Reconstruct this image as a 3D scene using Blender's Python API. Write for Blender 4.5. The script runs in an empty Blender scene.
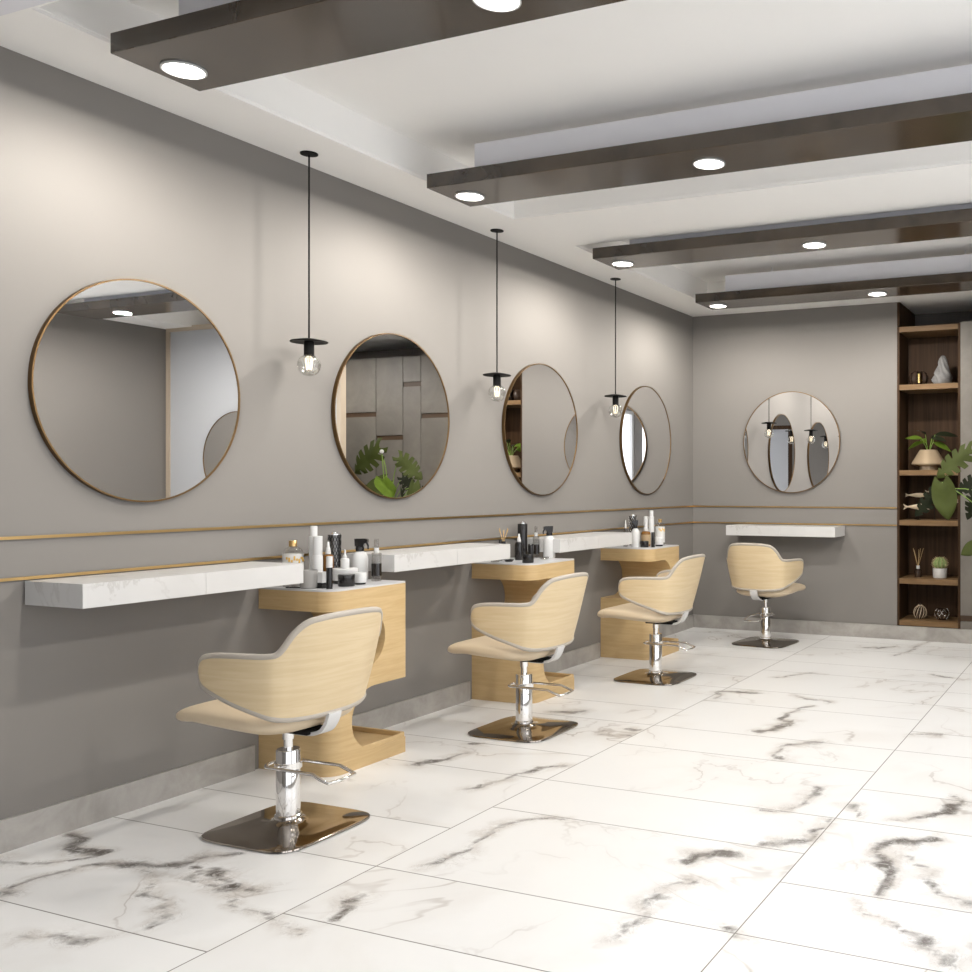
import bpy, bmesh, math, random
import numpy as np
from mathutils import Vector, Matrix
PI = math.pi
random.seed(7)
SC = bpy.context.scene
COL = SC.collection

# ------------------------------------------------------------------ node helpers
def new_mat(name):
    m = bpy.data.materials.new(name); m.use_nodes = True
    nt = m.node_tree
    return m, nt, nt.nodes['Principled BSDF']

def node(nt, t, **kw):
    n = nt.nodes.new(t)
    for k, v in kw.items(): setattr(n, k, v)
    return n

def mth(nt, op, a, b=None, c=None, clamp=False):
    n = node(nt, 'ShaderNodeMath', operation=op); n.use_clamp = clamp
    for i, v in enumerate((a, b, c)):
        if v is None: continue
        if isinstance(v, (int, float)): n.inputs[i].default_value = v
        else: nt.links.new(v, n.inputs[i])
    return n.outputs[0]

def smooth(nt, v, lo, hi, tmin=0.0, tmax=1.0):
    n = node(nt, 'ShaderNodeMapRange', interpolation_type='SMOOTHSTEP')
    nt.links.new(v, n.inputs[0])
    for i, q in enumerate((lo, hi, tmin, tmax)): n.inputs[i + 1].default_value = q
    return n.outputs[0]

def mixc(nt, f, a, b):
    n = node(nt, 'ShaderNodeMix', data_type='RGBA')
    for i, v in ((0, f), (6, a), (7, b)):
        if isinstance(v, (int, float)): n.inputs[i].default_value = v
        elif isinstance(v, tuple): n.inputs[i].default_value = (*v, 1) if len(v) == 3 else v
        else: nt.links.new(v, n.inputs[i])
    return n.outputs[2]

def coords(nt, scale=(1, 1, 1), kind='Object', rot=(0, 0, 0)):
    tc = node(nt, 'ShaderNodeTexCoord'); mp = node(nt, 'ShaderNodeMapping')
    mp.inputs['Scale'].default_value = scale; mp.inputs['Rotation'].default_value = rot
    nt.links.new(tc.outputs[kind], mp.inputs[0]); return mp.outputs[0]

def noise(nt, vec, scale, detail=4, rough=0.55, dist=0.0):
    n = node(nt, 'ShaderNodeTexNoise'); nt.links.new(vec, n.inputs['Vector'])
    n.inputs['Scale'].default_value = scale; n.inputs['Detail'].default_value = detail
    n.inputs['Roughness'].default_value = rough; n.inputs['Distortion'].default_value = dist
    return n.outputs[0]

def bump(nt, bs, h, strength=0.1, dist=0.01):
    b = node(nt, 'ShaderNodeBump'); b.inputs['Strength'].default_value = strength; b.inputs['Distance'].default_value = dist
    nt.links.new(h, b.inputs['Height']); nt.links.new(b.outputs[0], bs.inputs['Normal'])

def plain(name, c, rough=0.5, metal=0.0, var=0.06, spec=0.5, scale=6, bmp=0.0):
    m, nt, bs = new_mat(name)
    n = noise(nt, coords(nt), scale)
    a = tuple(x * (1 - var) for x in c); b = tuple(min(1, x * (1 + var)) for x in c)
    nt.links.new(mixc(nt, n, a, b), bs.inputs['Base Color'])
    bs.inputs['Roughness'].default_value = rough; bs.inputs['Metallic'].default_value = metal
    bs.inputs['Specular IOR Level'].default_value = spec
    if bmp: bump(nt, bs, noise(nt, coords(nt), scale * 30), bmp, 0.002)
    return m

def emis(name, c, s):
    m, nt, bs = new_mat(name)
    bs.inputs['Base Color'].default_value = (*c, 1); bs.inputs['Emission Color'].default_value = (*c, 1)
    bs.inputs['Emission Strength'].default_value = s
    return m

def wood(name, c1, c2, scale=(3, 3, 60), rough=0.45, spec=0.4):
    m, nt, bs = new_mat(name)
    v = coords(nt, scale)
    n1 = noise(nt, v, 1.0, 6, 0.6, 0.6); n2 = noise(nt, v, 4.0, 3, 0.6)
    f = mth(nt, 'ADD', mth(nt, 'MULTIPLY', smooth(nt, n1, .3, .7), .7), mth(nt, 'MULTIPLY', n2, .3))
    nt.links.new(mixc(nt, f, c1, c2), bs.inputs['Base Color'])
    bs.inputs['Roughness'].default_value = rough; bs.inputs['Specular IOR Level'].default_value = spec
    bump(nt, bs, n2, 0.04, 0.002)
    return m

def glass(name, c=(1, 1, 1), rough=0.0, ior=1.45, alpha=1.0):
    m, nt, bs = new_mat(name)
    bs.inputs['Base Color'].default_value = (*c, 1); bs.inputs['Roughness'].default_value = rough
    bs.inputs['Transmission Weight'].default_value = 1.0; bs.inputs['IOR'].default_value = ior
    return m

# ------------------------------------------------------------------ materials
M = {}
M['paint'] = plain('grey_wall_paint', (.200, .187, .173), .75, var=.03, scale=2, spec=.25, bmp=.02)
M['white'] = plain('white_ceiling_paint', (.88, .87, .85), .8, var=.01, spec=.2)
M['boxing'] = plain('pale_grey_boxing', (.72, .72, .76), .7, var=.02)
M['brass'] = plain('brushed_brass', (.60, .40, .17), .28, 1.0, var=.08, scale=20)
M['rim'] = plain('aged_brass_rim', (.17, .105, .048), .42, 1.0, var=.1, scale=20)
M['black'] = plain('matte_black_metal', (.005, .0045, .004), .6, var=.1, spec=.2)
M['blackgloss'] = plain('black_gloss_plastic', (.010, .009, .009), .2, var=.1)
M['whiteplastic'] = plain('white_plastic', (.56, .56, .555), .35, var=.01)
M['strap'] = plain('white_lacquered_steel', (.60, .595, .59), .25, var=.01)
M['chrome'] = plain('polished_chrome', (.86, .85, .84), .06, 1.0, var=.01)
M['steel'] = plain('brushed_dark_steel', (.22, .215, .21), .35, 1.0)
M['bronze'] = plain('polished_bronze_plate', (.40, .355, .31), .07, 1.0, var=.02)
M['maple'] = wood('pale_maple', (.47, .325, .155), (.575, .42, .225), (4, 4, 55))
M['veneer'] = wood('blond_veneer', (.57, .44, .26), (.66, .535, .35), (3, 3, 45), .4)
M['cream'] = plain('cream_leather', (.60, .49, .345), .5, var=.03, bmp=.05)
M['piping'] = plain('greige_piping', (.40, .36, .31), .55, var=.03)
M['oak'] = wood('oak_shelf_board', (.13, .075, .033), (.185, .112, .054), (5, 40, 40), .5, .2)
M['walnut'] = wood('dark_walnut', (.026, .0135, .0062), (.066, .035, .017), (30, 30, 1.2), .55, .12)
M['walnut2'] = wood('brown_strip_wood', (.045, .023, .010), (.075, .042, .020), (2, 30, 30), .5)
M['tan'] = wood('tan_frame_wood', (.40, .33, .25), (.45, .38, .30), (30, 30, 2))
M['top'] = plain('white_worktop', (.52, .52, .53), .3, var=.02, scale=12)
M['countergrey'] = M['top']
M['glass'] = glass('clear_glass')
def thin(name, tint, refl):
    m = bpy.data.materials.new(name); m.use_nodes = True; nt = m.node_tree; nt.nodes.clear()
    out = node(nt, 'ShaderNodeOutputMaterial'); tr = node(nt, 'ShaderNodeBsdfTransparent'); gl = node(nt, 'ShaderNodeBsdfGlossy'); mx = node(nt, 'ShaderNodeMixShader')
    lw = node(nt, 'ShaderNodeLayerWeight'); lw.inputs['Blend'].default_value = .35
    tr.inputs[0].default_value = (*tint, 1); gl.inputs[0].default_value = (.9, .9, .9, 1); gl.inputs['Roughness'].default_value = .03
    nt.links.new(mth(nt, 'ADD', mth(nt, 'MULTIPLY', lw.outputs['Facing'], refl), .04), mx.inputs[0])
    nt.links.new(tr.outputs[0], mx.inputs[1]); nt.links.new(gl.outputs[0], mx.inputs[2]); nt.links.new(mx.outputs[0], out.inputs[0])
    return m
M['bulbglass'] = thin('thin_bulb_glass', (.97, .97, .96), .45)
M['frost'] = plain('frosted_grey_glass', (.33, .32, .305), .25, var=.04)
M['amber'] = plain('amber_glass', (.19, .085, .02), .08, var=.15)
M['smoke'] = thin('thin_clear_plastic', (.82, .81, .79), .5)
M['darkliquid'] = plain('dark_liquid', (.012, .009, .007), .08)
M['label'] = plain('white_paper_label', (.58, .575, .56), .6, var=.01)
M['labeltan'] = plain('tan_paper_label', (.36, .26, .15), .6)
M['goldink'] = plain('gold_print', (.62, .38, .08), .5)
M['pot'] = plain('white_ceramic', (.56, .55, .53), .35, var=.02)
M['champagne'] = plain('champagne_ceramic', (.42, .32, .21), .22, .35, var=.1)
M['stone'] = plain('pale_stone', (.17, .165, .16), .6, var=.4, scale=40)
M['darkglass'] = plain('dark_brown_glass', (.035, .022, .015), .1, var=.3)
M['goldwax'] = plain('gold_candle_cup', (.75, .50, .20), .25, 1.0)
M['fishwood'] = wood('driftwood', (.42, .31, .20), (.66, .55, .40), (8, 30, 30))
M['reedwood'] = plain('rattan_reed', (.50, .33, .15), .7)
M['leaf'] = plain('olive_green_leaf', (.046, .058, .012), .6, var=.3, scale=9, spec=.15)
M['leafdark'] = plain('deep_green_leaf', (.012, .015, .006), .6, var=.3, scale=9, spec=.15)
M['leafbright'] = plain('bright_green_leaf', (.085, .135, .012), .6, var=.25, scale=15, spec=.15)
M['stem'] = plain('green_stem', (.17, .27, .04), .5, var=.2)
M['soil'] = plain('dark_soil', (.03, .022, .015), .9, var=.4, scale=60)
M['cactus'] = plain('cactus_skin', (.16, .22, .07), .6, var=.3, scale=30)
M['spine'] = plain('straw_spines', (.62, .48, .27), .7)
M['panelwhite'] = plain('white_screen_panel', (.42, .43, .45), .45, var=.01)

def mirror_mat():
    m, nt, bs = new_mat('mirror_silver')
    bs.inputs['Base Color'].default_value = (.90, .90, .90, 1); bs.inputs['Metallic'].default_value = 1
    bs.inputs['Roughness'].default_value = 0.0
    return m
M['mirror'] = mirror_mat()

def beam_mat():
    m, nt, bs = new_mat('bronzed_lacquer')
    v = coords(nt, (1, 1, 1)); n = noise(nt, v, 2.5, 6, .6, .8)
    nt.links.new(mixc(nt, smooth(nt, n, .3, .7), (.026, .018, .012), (.060, .043, .028)), bs.inputs['Base Color'])
    bs.inputs['Roughness'].default_value = .16; bs.inputs['Specular IOR Level'].default_value = .75
    return m
M['beam'] = beam_mat()

def concrete_mat(name, c1, c2, scale, rough):
    m, nt, bs = new_mat(name)
    v = coords(nt); n = noise(nt, v, scale, 8, .62, .4); n2 = noise(nt, v, scale * 9, 3)
    f = mth(nt, 'ADD', mth(nt, 'MULTIPLY', smooth(nt, n, .28, .72), .8), mth(nt, 'MULTIPLY', n2, .2))
    nt.links.new(mixc(nt, f, c1, c2), bs.inputs['Base Color']); bs.inputs['Roughness'].default_value = rough
    return m
M['concrete'] = concrete_mat('concrete_board', (.115, .104, .088), (.175, .158, .136), 3, .5)
M['skirt'] = concrete_mat('grey_marble_skirting', (.24, .225, .205), (.42, .40, .375), 5, .3)

def shelf_marble():
    m, nt, bs = new_mat('white_marble_slab')
    v = coords(nt); n = noise(nt, v, 2.6, 7, .6, 1.6)
    r = mth(nt, 'ABSOLUTE', mth(nt, 'SUBTRACT', n, .5))
    f = mth(nt, 'MULTIPLY', smooth(nt, r, .03, .0), smooth(nt, noise(nt, v, 1.7), .45, .65))
    cloud = noise(nt, v, 6, 4)
    base = mixc(nt, cloud, (.52, .515, .507), (.60, .595, .588))
    nt.links.new(mixc(nt, mth(nt, 'MULTIPLY', f, .6), base, (.30, .28, .26)), bs.inputs['Base Color'])
    bs.inputs['Roughness'].default_value = .28
    return m
M['slab'] = shelf_marble()

# ------------------------------------------------------------------ mesh helpers
def box(bm, x0, x1, y0, y1, z0, z1):
    vs = [bm.verts.new((x, y, z)) for x in (x0, x1) for y in (y0, y1) for z in (z0, z1)]
    for f in ((0, 1, 3, 2), (4, 6, 7, 5), (0, 4, 5, 1), (2, 3, 7, 6), (0, 2, 6, 4), (1, 5, 7, 3)):
        bm.faces.new([vs[i] for i in f])

def boxes(*bs):
    bm = bmesh.new()
    for b in bs: box(bm, *b)
    return bm

def bevel(bm, w, seg=2):
    bmesh.ops.bevel(bm, geom=bm.edges[:], offset=w, segments=seg, profile=.5, affect='EDGES'); return bm

def rings(bm, rs, cap0=True, cap1=True, closed=False):
    """rs: list of rings (lists of points, same count) skinned together."""
    vr = [[bm.verts.new(p) for p in r] for r in rs]
    n = len(vr[0]); seq = list(range(len(vr) - 1)) + ([len(vr) - 1] if closed else [])
    for i in seq:
        a, b = vr[i], vr[(i + 1) % len(vr)]
        for j in range(n):
            k = (j + 1) % n
            bm.faces.new((a[j], a[k], b[k], b[j]))
    if not closed:
        if cap0: bm.faces.new(vr[0][::-1])
        if cap1: bm.faces.new(vr[-1])
    return vr

def lathe(bm, prof, seg=24, c=(0, 0, 0), cap0=True, cap1=True):
    rs = [[(c[0] + r * math.cos(2 * PI * j / seg), c[1] + r * math.sin(2 * PI * j / seg), c[2] + z) for j in range(seg)] for r, z in prof]
    rings(bm, rs, cap0, cap1)

def lat(prof, seg=24, c=(0, 0, 0)):
    bm = bmesh.new(); lathe(bm, prof, seg, c); return bm

def tube(bm, pts, r, seg=8, closed=False):
    P = [Vector(p) for p in pts]; n = len(P); rs = []
    up = Vector((0, 0, 1)); prev = None
    for i in range(n):
        if closed: t = P[(i + 1) % n] - P[i - 1]
        else: t = P[min(i + 1, n - 1)] - P[max(i - 1, 0)]
        t.normalize()
        if prev is None:
            a = t.cross(up)
            if a.length < .1: a = t.cross(Vector((1, 0, 0)))
        else: a = prev - t * prev.dot(t)
        a.normalize(); prev = a; b = t.cross(a)
        rr = r[i] if isinstance(r, (list, tuple)) else r
        rs.append([tuple(P[i] + a * (rr * math.cos(2 * PI * j / seg)) + b * (rr * math.sin(2 * PI * j / seg))) for j in range(seg)])
    rings(bm, rs, closed=closed)

def tb(pts, r, seg=8, closed=False):
    bm = bmesh.new(); tube(bm, pts, r, seg, closed); return bm

def prism(bm, poly, z0, z1):
    rings(bm, [[(x, y, z0) for x, y in poly], [(x, y, z1) for x, y in poly]])

def sph(bm, c, r, u=16, v=10, sc=(1, 1, 1)):
    bmesh.ops.create_uvsphere(bm, u_segments=u, v_segments=v, radius=r,
                              matrix=Matrix.Translation(c) @ Matrix.Diagonal((*sc, 1)))

def obj(name, bm, mat, parent=None, smooth_ang=40, loc=None):
    me = bpy.data.meshes.new(name)
    bmesh.ops.recalc_face_normals(bm, faces=bm.faces[:])
    if smooth_ang:
        for f in bm.faces: f.smooth = True
        lim = math.radians(smooth_ang)
        for e in bm.edges:
            if len(e.link_faces) == 2 and e.calc_face_angle(0) > lim: e.smooth = False
    bm.to_mesh(me); bm.free()
    o = bpy.data.objects.new(name, me); COL.objects.link(o)
    me.materials.append(M[mat] if isinstance(mat, str) else mat)
    if parent: o.parent = parent
    if loc: o.location = loc
    return o

def tag(o, label, cat, group=None, kind=None):
    o['label'] = label; o['category'] = cat
    if group: o['group'] = group
    if kind: o['kind'] = kind
    return o

def thing(name, label, cat, loc=(0, 0, 0), rotz=0, group=None):
    o = bpy.data.objects.new(name, None); COL.objects.link(o)
    o.empty_display_size = .05
    o.location = loc; o.rotation_euler = (0, 0, rotz)
    return tag(o, label, cat, group)

def struct(name, bm, mat, label=None, sm=40):
    o = obj(name, bm, mat, None, sm); o['kind'] = 'structure'
    if label: o['label'] = label
    return o

def copy_tree(o, parent=None):
    c = o.copy(); COL.objects.link(c)
    if parent: c.parent = parent
    for ch in list(o.children): copy_tree(ch, c)
    return c

def dup(o, loc, label, rotz=None, group=None):
    c = copy_tree(o); c.location = loc; c['label'] = label
    if rotz is not None: c.rotation_euler = (0, 0, rotz)
    if group: c['group'] = group
    return c

# ------------------------------------------------------------------ room constants
D = 7.423; XR = 4.715; YN = -2.2; H = 2.597; HC = 2.76; XN0, XN1 = 1.724, 2.205

# ------------------------------------------------------------------ floor
VEINS = [
(0.05,[(2.06, 2.76), (2.05, 2.85), (2.11, 2.86), (2.14, 2.92), (2.19, 2.91)]),
(0.016,[(2.28, 3.02), (2.39, 3.11), (2.39, 3.28)]),
(0.016,[(2.1, 3.34), (2.18, 3.37), (2.23, 3.5), (2.25, 3.65)]),
(0.02,[(1.96, 3.96), (1.94, 4.18), (2.07, 4.29)]),
(0.028,[(2.7, 2.81), (2.64, 3.03), (2.64, 3.15), (2.79, 3.32)]),
(0.01,[(2.7, 3.08), (2.82, 2.92), (2.95, 2.8)]),
(0.008,[(2.64, 2.73), (2.76, 2.61), (2.9, 2.47), (2.96, 2.41)]),
(0.014,[(2.4, 3.47), (2.47, 3.39)]),
(0.022,[(2.6, 3.43), (2.73, 3.51), (2.77, 3.69), (2.77, 3.79)]),
(0.018,[(0.36, 1.79), (0.35, 1.91), (0.4, 2.0), (0.49, 2.09), (0.59, 2.17), (0.64, 2.27), (0.69, 2.31)]),
(0.04,[(0.02, 2.24), (0.17, 2.15), (0.28, 2.1)]),
(0.008,[(0.07, 1.97), (0.18, 1.99), (0.3, 2.06)]),
(0.03,[(0.79, 2.19), (0.9, 2.16)]),
(0.03,[(0.92, 2.12), (1.02, 2.13)]),
(0.02,[(1.35, 2.09), (1.32, 2.15), (1.33, 2.21)]),
(0.012,[(1.34, 2.44), (1.39, 2.6), (1.34, 2.78), (1.37, 2.9), (1.53, 2.98)]),
(0.006,[(2.08, 2.24), (2.12, 2.41), (2.12, 2.56), (2.15, 2.65)]),
(0.03,[(1.71, 4.32), (1.8, 4.61), (1.74, 4.91), (1.77, 4.98)]),
(0.02,[(1.25, 4.92), (1.21, 5.13), (1.44, 5.23)]),
(0.02,[(1.65, 5.25), (1.85, 5.11)]),
(0.012,[(1.36, 5.66), (1.57, 5.89)]),
(0.03,[(2.26, 6.17), (2.36, 6.1)]),
(0.02,[(0.59, 3.34), (0.64, 3.41), (0.63, 3.49)]),
(0.02,[(0.59, 3.65), (0.63, 3.7)]),
(0.016,[(1.0, 4.11), (1.12, 4.02), (1.18, 4.04)]),
(0.02,[(0.62, 4.36), (0.73, 4.43)]),
(0.02,[(1.12, 4.22), (1.16, 4.17)]),
(0.012,[(1.97, 7.4), (1.92, 6.95), (1.87, 6.71)]),
(0.02,[(1.6, 6.92), (1.78, 7.09)]),
(0.006,[(0.52, 2.14), (0.69, 2.06), (0.87, 1.87), (0.93, 1.79)]),
(0.006,[(0.67, 2.2), (1.07, 1.99), (1.32, 1.96)]),
(0.02,[(2.37, 2.38), (2.42, 2.36)]),
(0.016,[(2.41, 4.58), (2.52, 4.61)]),
(0.006,[(0.86, 1.74), (0.73, 1.72), (0.67, 1.66)]),
(0.01,[(0.96, 3.1), (1.07, 3.35), (1.14, 3.53)]),
]
def floor_mat():
    m, nt, bs = new_mat('veined_marble_tiles')
    tc = node(nt, 'ShaderNodeTexCoord'); P = tc.outputs['Object']
    sx = node(nt, 'ShaderNodeSeparateXYZ'); nt.links.new(P, sx.inputs[0]); X, Y = sx.outputs[0], sx.outputs[1]
    cx = mth(nt, 'DIVIDE', X, 1.2); ci = mth(nt, 'FLOOR', cx)
    par = mth(nt, 'FLOORED_MODULO', ci, 2.0)
    yy = mth(nt, 'ADD', mth(nt, 'SUBTRACT', Y, 2.38), mth(nt, 'MULTIPLY', par, .36))
    ri = mth(nt, 'FLOOR', mth(nt, 'DIVIDE', yy, .96)); ym = mth(nt, 'FLOORED_MODULO', yy, .96)
    half = mth(nt, 'GREATER_THAN', ym, .36)
    d1 = mth(nt, 'MINIMUM', ym, mth(nt, 'SUBTRACT', .96, ym)); d2 = mth(nt, 'ABSOLUTE', mth(nt, 'SUBTRACT', ym, .36))
    xm = mth(nt, 'FLOORED_MODULO', X, 1.2); d3 = mth(nt, 'MINIMUM', xm, mth(nt, 'SUBTRACT', 1.2, xm))
    dg = mth(nt, 'MINIMUM', mth(nt, 'MINIMUM', d1, d2), d3)
    grout = smooth(nt, dg, .0026, .0012)
    idv = node(nt, 'ShaderNodeCombineXYZ')
    nt.links.new(ci, idv.inputs[0]); nt.links.new(mth(nt, 'ADD', mth(nt, 'MULTIPLY', ri, 2.0), half), idv.inputs[1])
    wn = node(nt, 'ShaderNodeTexWhiteNoise', noise_dimensions='3D'); nt.links.new(idv.outputs[0], wn.inputs['Vector'])
    off = node(nt, 'ShaderNodeVectorMath', operation='MULTIPLY_ADD')
    nt.links.new(wn.outputs['Color'], off.inputs[0]); off.inputs[1].default_value = (17, 17, 17); nt.links.new(P, off.inputs[2])
    V = off.outputs[0]
    # fine random veins, different on every tile
    n = noise(nt, V, 1.3, 5, .5, .7)
    r = mth(nt, 'ABSOLUTE', mth(nt, 'SUBTRACT', n, .5))
    mask = smooth(nt, noise(nt, V, 1.3, 3), .44, .66)
    thin = mth(nt, 'MULTIPLY', smooth(nt, r, .010, .0), mask)
    wash = mth(nt, 'MULTIPLY', smooth(nt, r, .11, .0), mask)
    # the large individual veins
    at = node(nt, 'ShaderNodeAttribute', attribute_name='vein_field'); fld = at.outputs['Fac']
    j1 = noise(nt, P, 9, 6, .65, .8); j2 = noise(nt, P, 38, 5, .7, 1.0)
    fj = mth(nt, 'ADD', fld, mth(nt, 'ADD', mth(nt, 'MULTIPLY', mth(nt, 'SUBTRACT', j1, .5), .07), mth(nt, 'MULTIPLY', mth(nt, 'SUBTRACT', j2, .5), .04)))
    core = smooth(nt, fj, .014, -.012)
    brk = smooth(nt, j2, .30, .55)
    core = mth(nt, 'MULTIPLY', core, mth(nt, 'ADD', .35, mth(nt, 'MULTIPLY', brk, .65)))
    # hair-line ridges that run beside the big veins
    hr = mth(nt, 'ABSOLUTE', mth(nt, 'SUBTRACT', noise(nt, P, 13, 5, .6, 2.2), .5))
    hair = mth(nt, 'MULTIPLY', smooth(nt, hr, .022, .0), smooth(nt, fld, .05, .01))
    halo = mth(nt, 'MULTIPLY', smooth(nt, fj, .07, -.01), smooth(nt, j1, .40, .62))
    col = mixc(nt, mth(nt, 'MULTIPLY', noise(nt, V, 3, 5), .5), (.77, .77, .765), (.70, .695, .685))
    col = mixc(nt, mth(nt, 'MULTIPLY', wash, .16), col, (.46, .40, .33))
    col = mixc(nt, mth(nt, 'MULTIPLY', thin, .50), col, (.24, .19, .15))
    col = mixc(nt, mth(nt, 'MULTIPLY', halo, .6), col, (.42, .37, .32))
    col = mixc(nt, mth(nt, 'MULTIPLY', hair, .3), col, (.20, .165, .135))
    col = mixc(nt, mth(nt, 'MULTIPLY', core, .95), col, (.075, .060, .049))
    col = mixc(nt, grout, col, (.16, .145, .13))
    nt.links.new(col, bs.inputs['Base Color'])
    bs.inputs['Roughness'].default_value = .34; bs.inputs['Specular IOR Level'].default_value = .22
    return m

def build_floor():
    x0, x1, y0, y1, s = 0.0, XR, YN, D + .6, .02
    nx, ny = int((x1 - x0) / s) + 1, int((y1 - y0) / s) + 1
    xs, ys = np.linspace(x0, x1, nx), np.linspace(y0, y1, ny)
    gx, gy = np.meshgrid(xs, ys, indexing='xy')
    v = np.stack([gx.ravel(), gy.ravel(), np.zeros(gx.size)], 1)
    i = np.arange(nx * ny).reshape(ny, nx)
    f = np.stack([i[:-1, :-1].ravel(), i[:-1, 1:].ravel(), i[1:, 1:].ravel(), i[1:, :-1].ravel()], 1)
    me = bpy.data.meshes.new('floor'); me.from_pydata(v.tolist(), [], f.tolist())
    fld = np.full(v.shape[0], 1.0)
    rg = np.random.RandomState(5); wp = v[:, :2].copy()
    for amp, fq in ((.022, 9), (.014, 21), (.009, 43), (.005, 80)):
        for _ in range(3):
            th = rg.uniform(0, 6.28); ph = rg.uniform(0, 6.28); d = v[:, 0] * np.cos(th) + v[:, 1] * np.sin(th)
            a2 = rg.uniform(0, 6.28); q = amp * np.sin(d * fq * rg.uniform(.7, 1.4) + ph)
            wp[:, 0] += q * np.cos(a2); wp[:, 1] += q * np.sin(a2)
    for w, pl in VEINS:
        for k in range(len(pl) - 1):
            a, b = np.array(pl[k]), np.array(pl[k + 1]); ab = b - a
            t = np.clip(((wp - a) @ ab) / (ab @ ab), 0, 1)
            d = np.linalg.norm(wp - (a + t[:, None] * ab), axis=1) - w * .55
            fld = np.minimum(fld, d)
    at = me.attributes.new('vein_field', 'FLOAT', 'POINT'); at.data.foreach_set('value', fld.astype(np.float32))
    me.materials.append(floor_mat())
    o = bpy.data.objects.new('floor', me); COL.objects.link(o)
    o['kind'] = 'structure'; o['label'] = 'white marble tiled floor with brown veins'
    return o
build_floor()

# ------------------------------------------------------------------ walls and ceiling
struct('wall_left', boxes((-.12, 0, YN - .12, D + .62, 0, HC + .04)), 'paint', 'smooth grey painted wall carrying the round mirrors')
struct('wall_back', boxes((0, XN0, D, D + .6, 0, H)), 'paint', 'grey painted end wall')
RY0, RY1 = -1.9, 4.6
struct('wall_right', boxes((XR, XR + .12, RY1, D + .62, 0, HC + .04), (XR, XR + .12, YN - .12, RY0, 0, HC + .04),
    (XR, XR + .12, RY0, RY1, 0, .15), (XR, XR + .12, RY0, RY1, 2.5, HC + .04),
    *[(XR, XR + .12, a, b, .15, 2.5) for a, b in ((-.76, -.50), (1.25, 1.85), (3.1, 3.4))]), 'paint')
WX0, WX1, WZ0, WZ1 = 3.3, 4.62, .10, 2.5
struct('wall_near', boxes((0, 2.36, YN - .12, YN, 0, HC), (3.2, WX0, YN - .12, YN, 0, HC), (2.36, 3.2, YN - .12, YN, 2.3, HC), (WX1, XR, YN - .12, YN, 0, HC), (WX0, WX1, YN - .12, YN, 0, WZ0), (WX0, WX1, YN - .12, YN, WZ1, HC)), 'paint')
d1 = struct('door_1', boxes((2.44, 3.13, YN - .07, YN - .03, .004, 2.23)), 'panelwhite', 'white door behind the viewpoint')
obj('door_frame', boxes((2.361, 2.438, YN - .10, YN + .01, 0, 2.298), (3.132, 3.199, YN - .10, YN + .01, 0, 2.298), (2.438, 3.132, YN - .10, YN + .01, 2.232, 2.298)), 'walnut', d1, 0)
obj('door_handle', tb([(3.06, YN - .03, 1.0), (3.06, YN + .02, 1.0), (2.95, YN + .02, 1.0)], .009), 'chrome', d1)
wf = []
for k in range(3):
    xx = WX0 + (WX1 - WX0) * k / 2
    wf.append((max(WX0, xx - .035), min(WX1, xx + .035), YN - .09, YN - .03, WZ0, WZ1))
wf += [(WX0, WX1, YN - .088, YN - .032, WZ0, WZ0 + .06), (WX0, WX1, YN - .088, YN - .032, WZ1 - .06, WZ1)]
struct('window_1', boxes(*wf), 'whiteplastic', 'white framed window wall')
wf = [(XR + .03, XR + .09, max(RY0, y - .035), min(RY1, y + .035), .15, 2.5) for y in (-1.865, -.795, -.465, .4, 1.215, 1.885, 2.5, 3.065, 3.435, 4.565)]
wf += [(XR + .032, XR + .088, RY0, RY1, .15, .21), (XR + .032, XR + .088, RY0, RY1, 2.44, 2.5)]
struct('window_2', boxes(*wf), 'whiteplastic', 'white framed window band in the right wall')
# recess void over the storage wall
struct('wall_recess', boxes((XN0, XR, D + .6, D + .62, 0, HC)), 'paint')
struct('trim_7', boxes((XN0 + .0005, XN0 + .02, D + .001, D + .59, 2.412, H - .001)), 'walnut', 'dark wood lining beside the gap over the display shelf')
# ceiling: recessed top, soffit bands that stay below it
RA = (.345, 4.37, 1.89, 4.352); RB = (.345, 4.37, 4.965, 6.93)
struct('ceiling', boxes((0, XR, YN, D + .6, HC, HC + .04),
    (0, RA[0], YN, D + .6, H, HC), (RA[1], XR, YN, D + .6, H, HC),
    (RA[0], RA[1], YN, RA[2], H, HC), (RA[0], RA[1], RA[3], RB[2], H, HC), (RA[0], RA[1], RB[3], D + .6, H, HC)), 'white',
    'white ceiling with two recessed bays')
def lip(R):
    t = .018; z0, z1 = H + .012, H + .026
    return [(R[0] - t, R[0] + .004, R[2] - t, R[3] + t, z0, z1), (R[1] - .004, R[1] + t, R[2] - t, R[3] + t, z0, z1),
            (R[0] + .004, R[1] - .004, R[2] - t, R[2] + .004, z0, z1), (R[0] + .004, R[1] - .004, R[3] - .004, R[3] + t, z0, z1)]
struct('trim_1', boxes(*lip(RA), *lip(RB)), 'white', 'thin white edge moulding of the ceiling bays')
struct('trim_2', boxes((0, XR, .9, 1.755, 2.5, H)), 'boxing', 'pale grey dropped ceiling band')
# skirting
CY = [3.018, 4.448, 5.876]
struct('baseboard_left', boxes(*[(0, .014, a, b, 0, .105) for a, b in zip([YN] + [y + .447 for y in CY], [y - .03 for y in CY] + [D])]), 'skirt', 'grey marble skirting')
struct('baseboard_back', boxes((.014, XR, D - .014, D, 0, .105)), 'skirt', 'grey marble skirting')
struct('baseboard_right', boxes((XR - .014, XR, YN, D - .014, 0, .105)), 'skirt')
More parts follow.
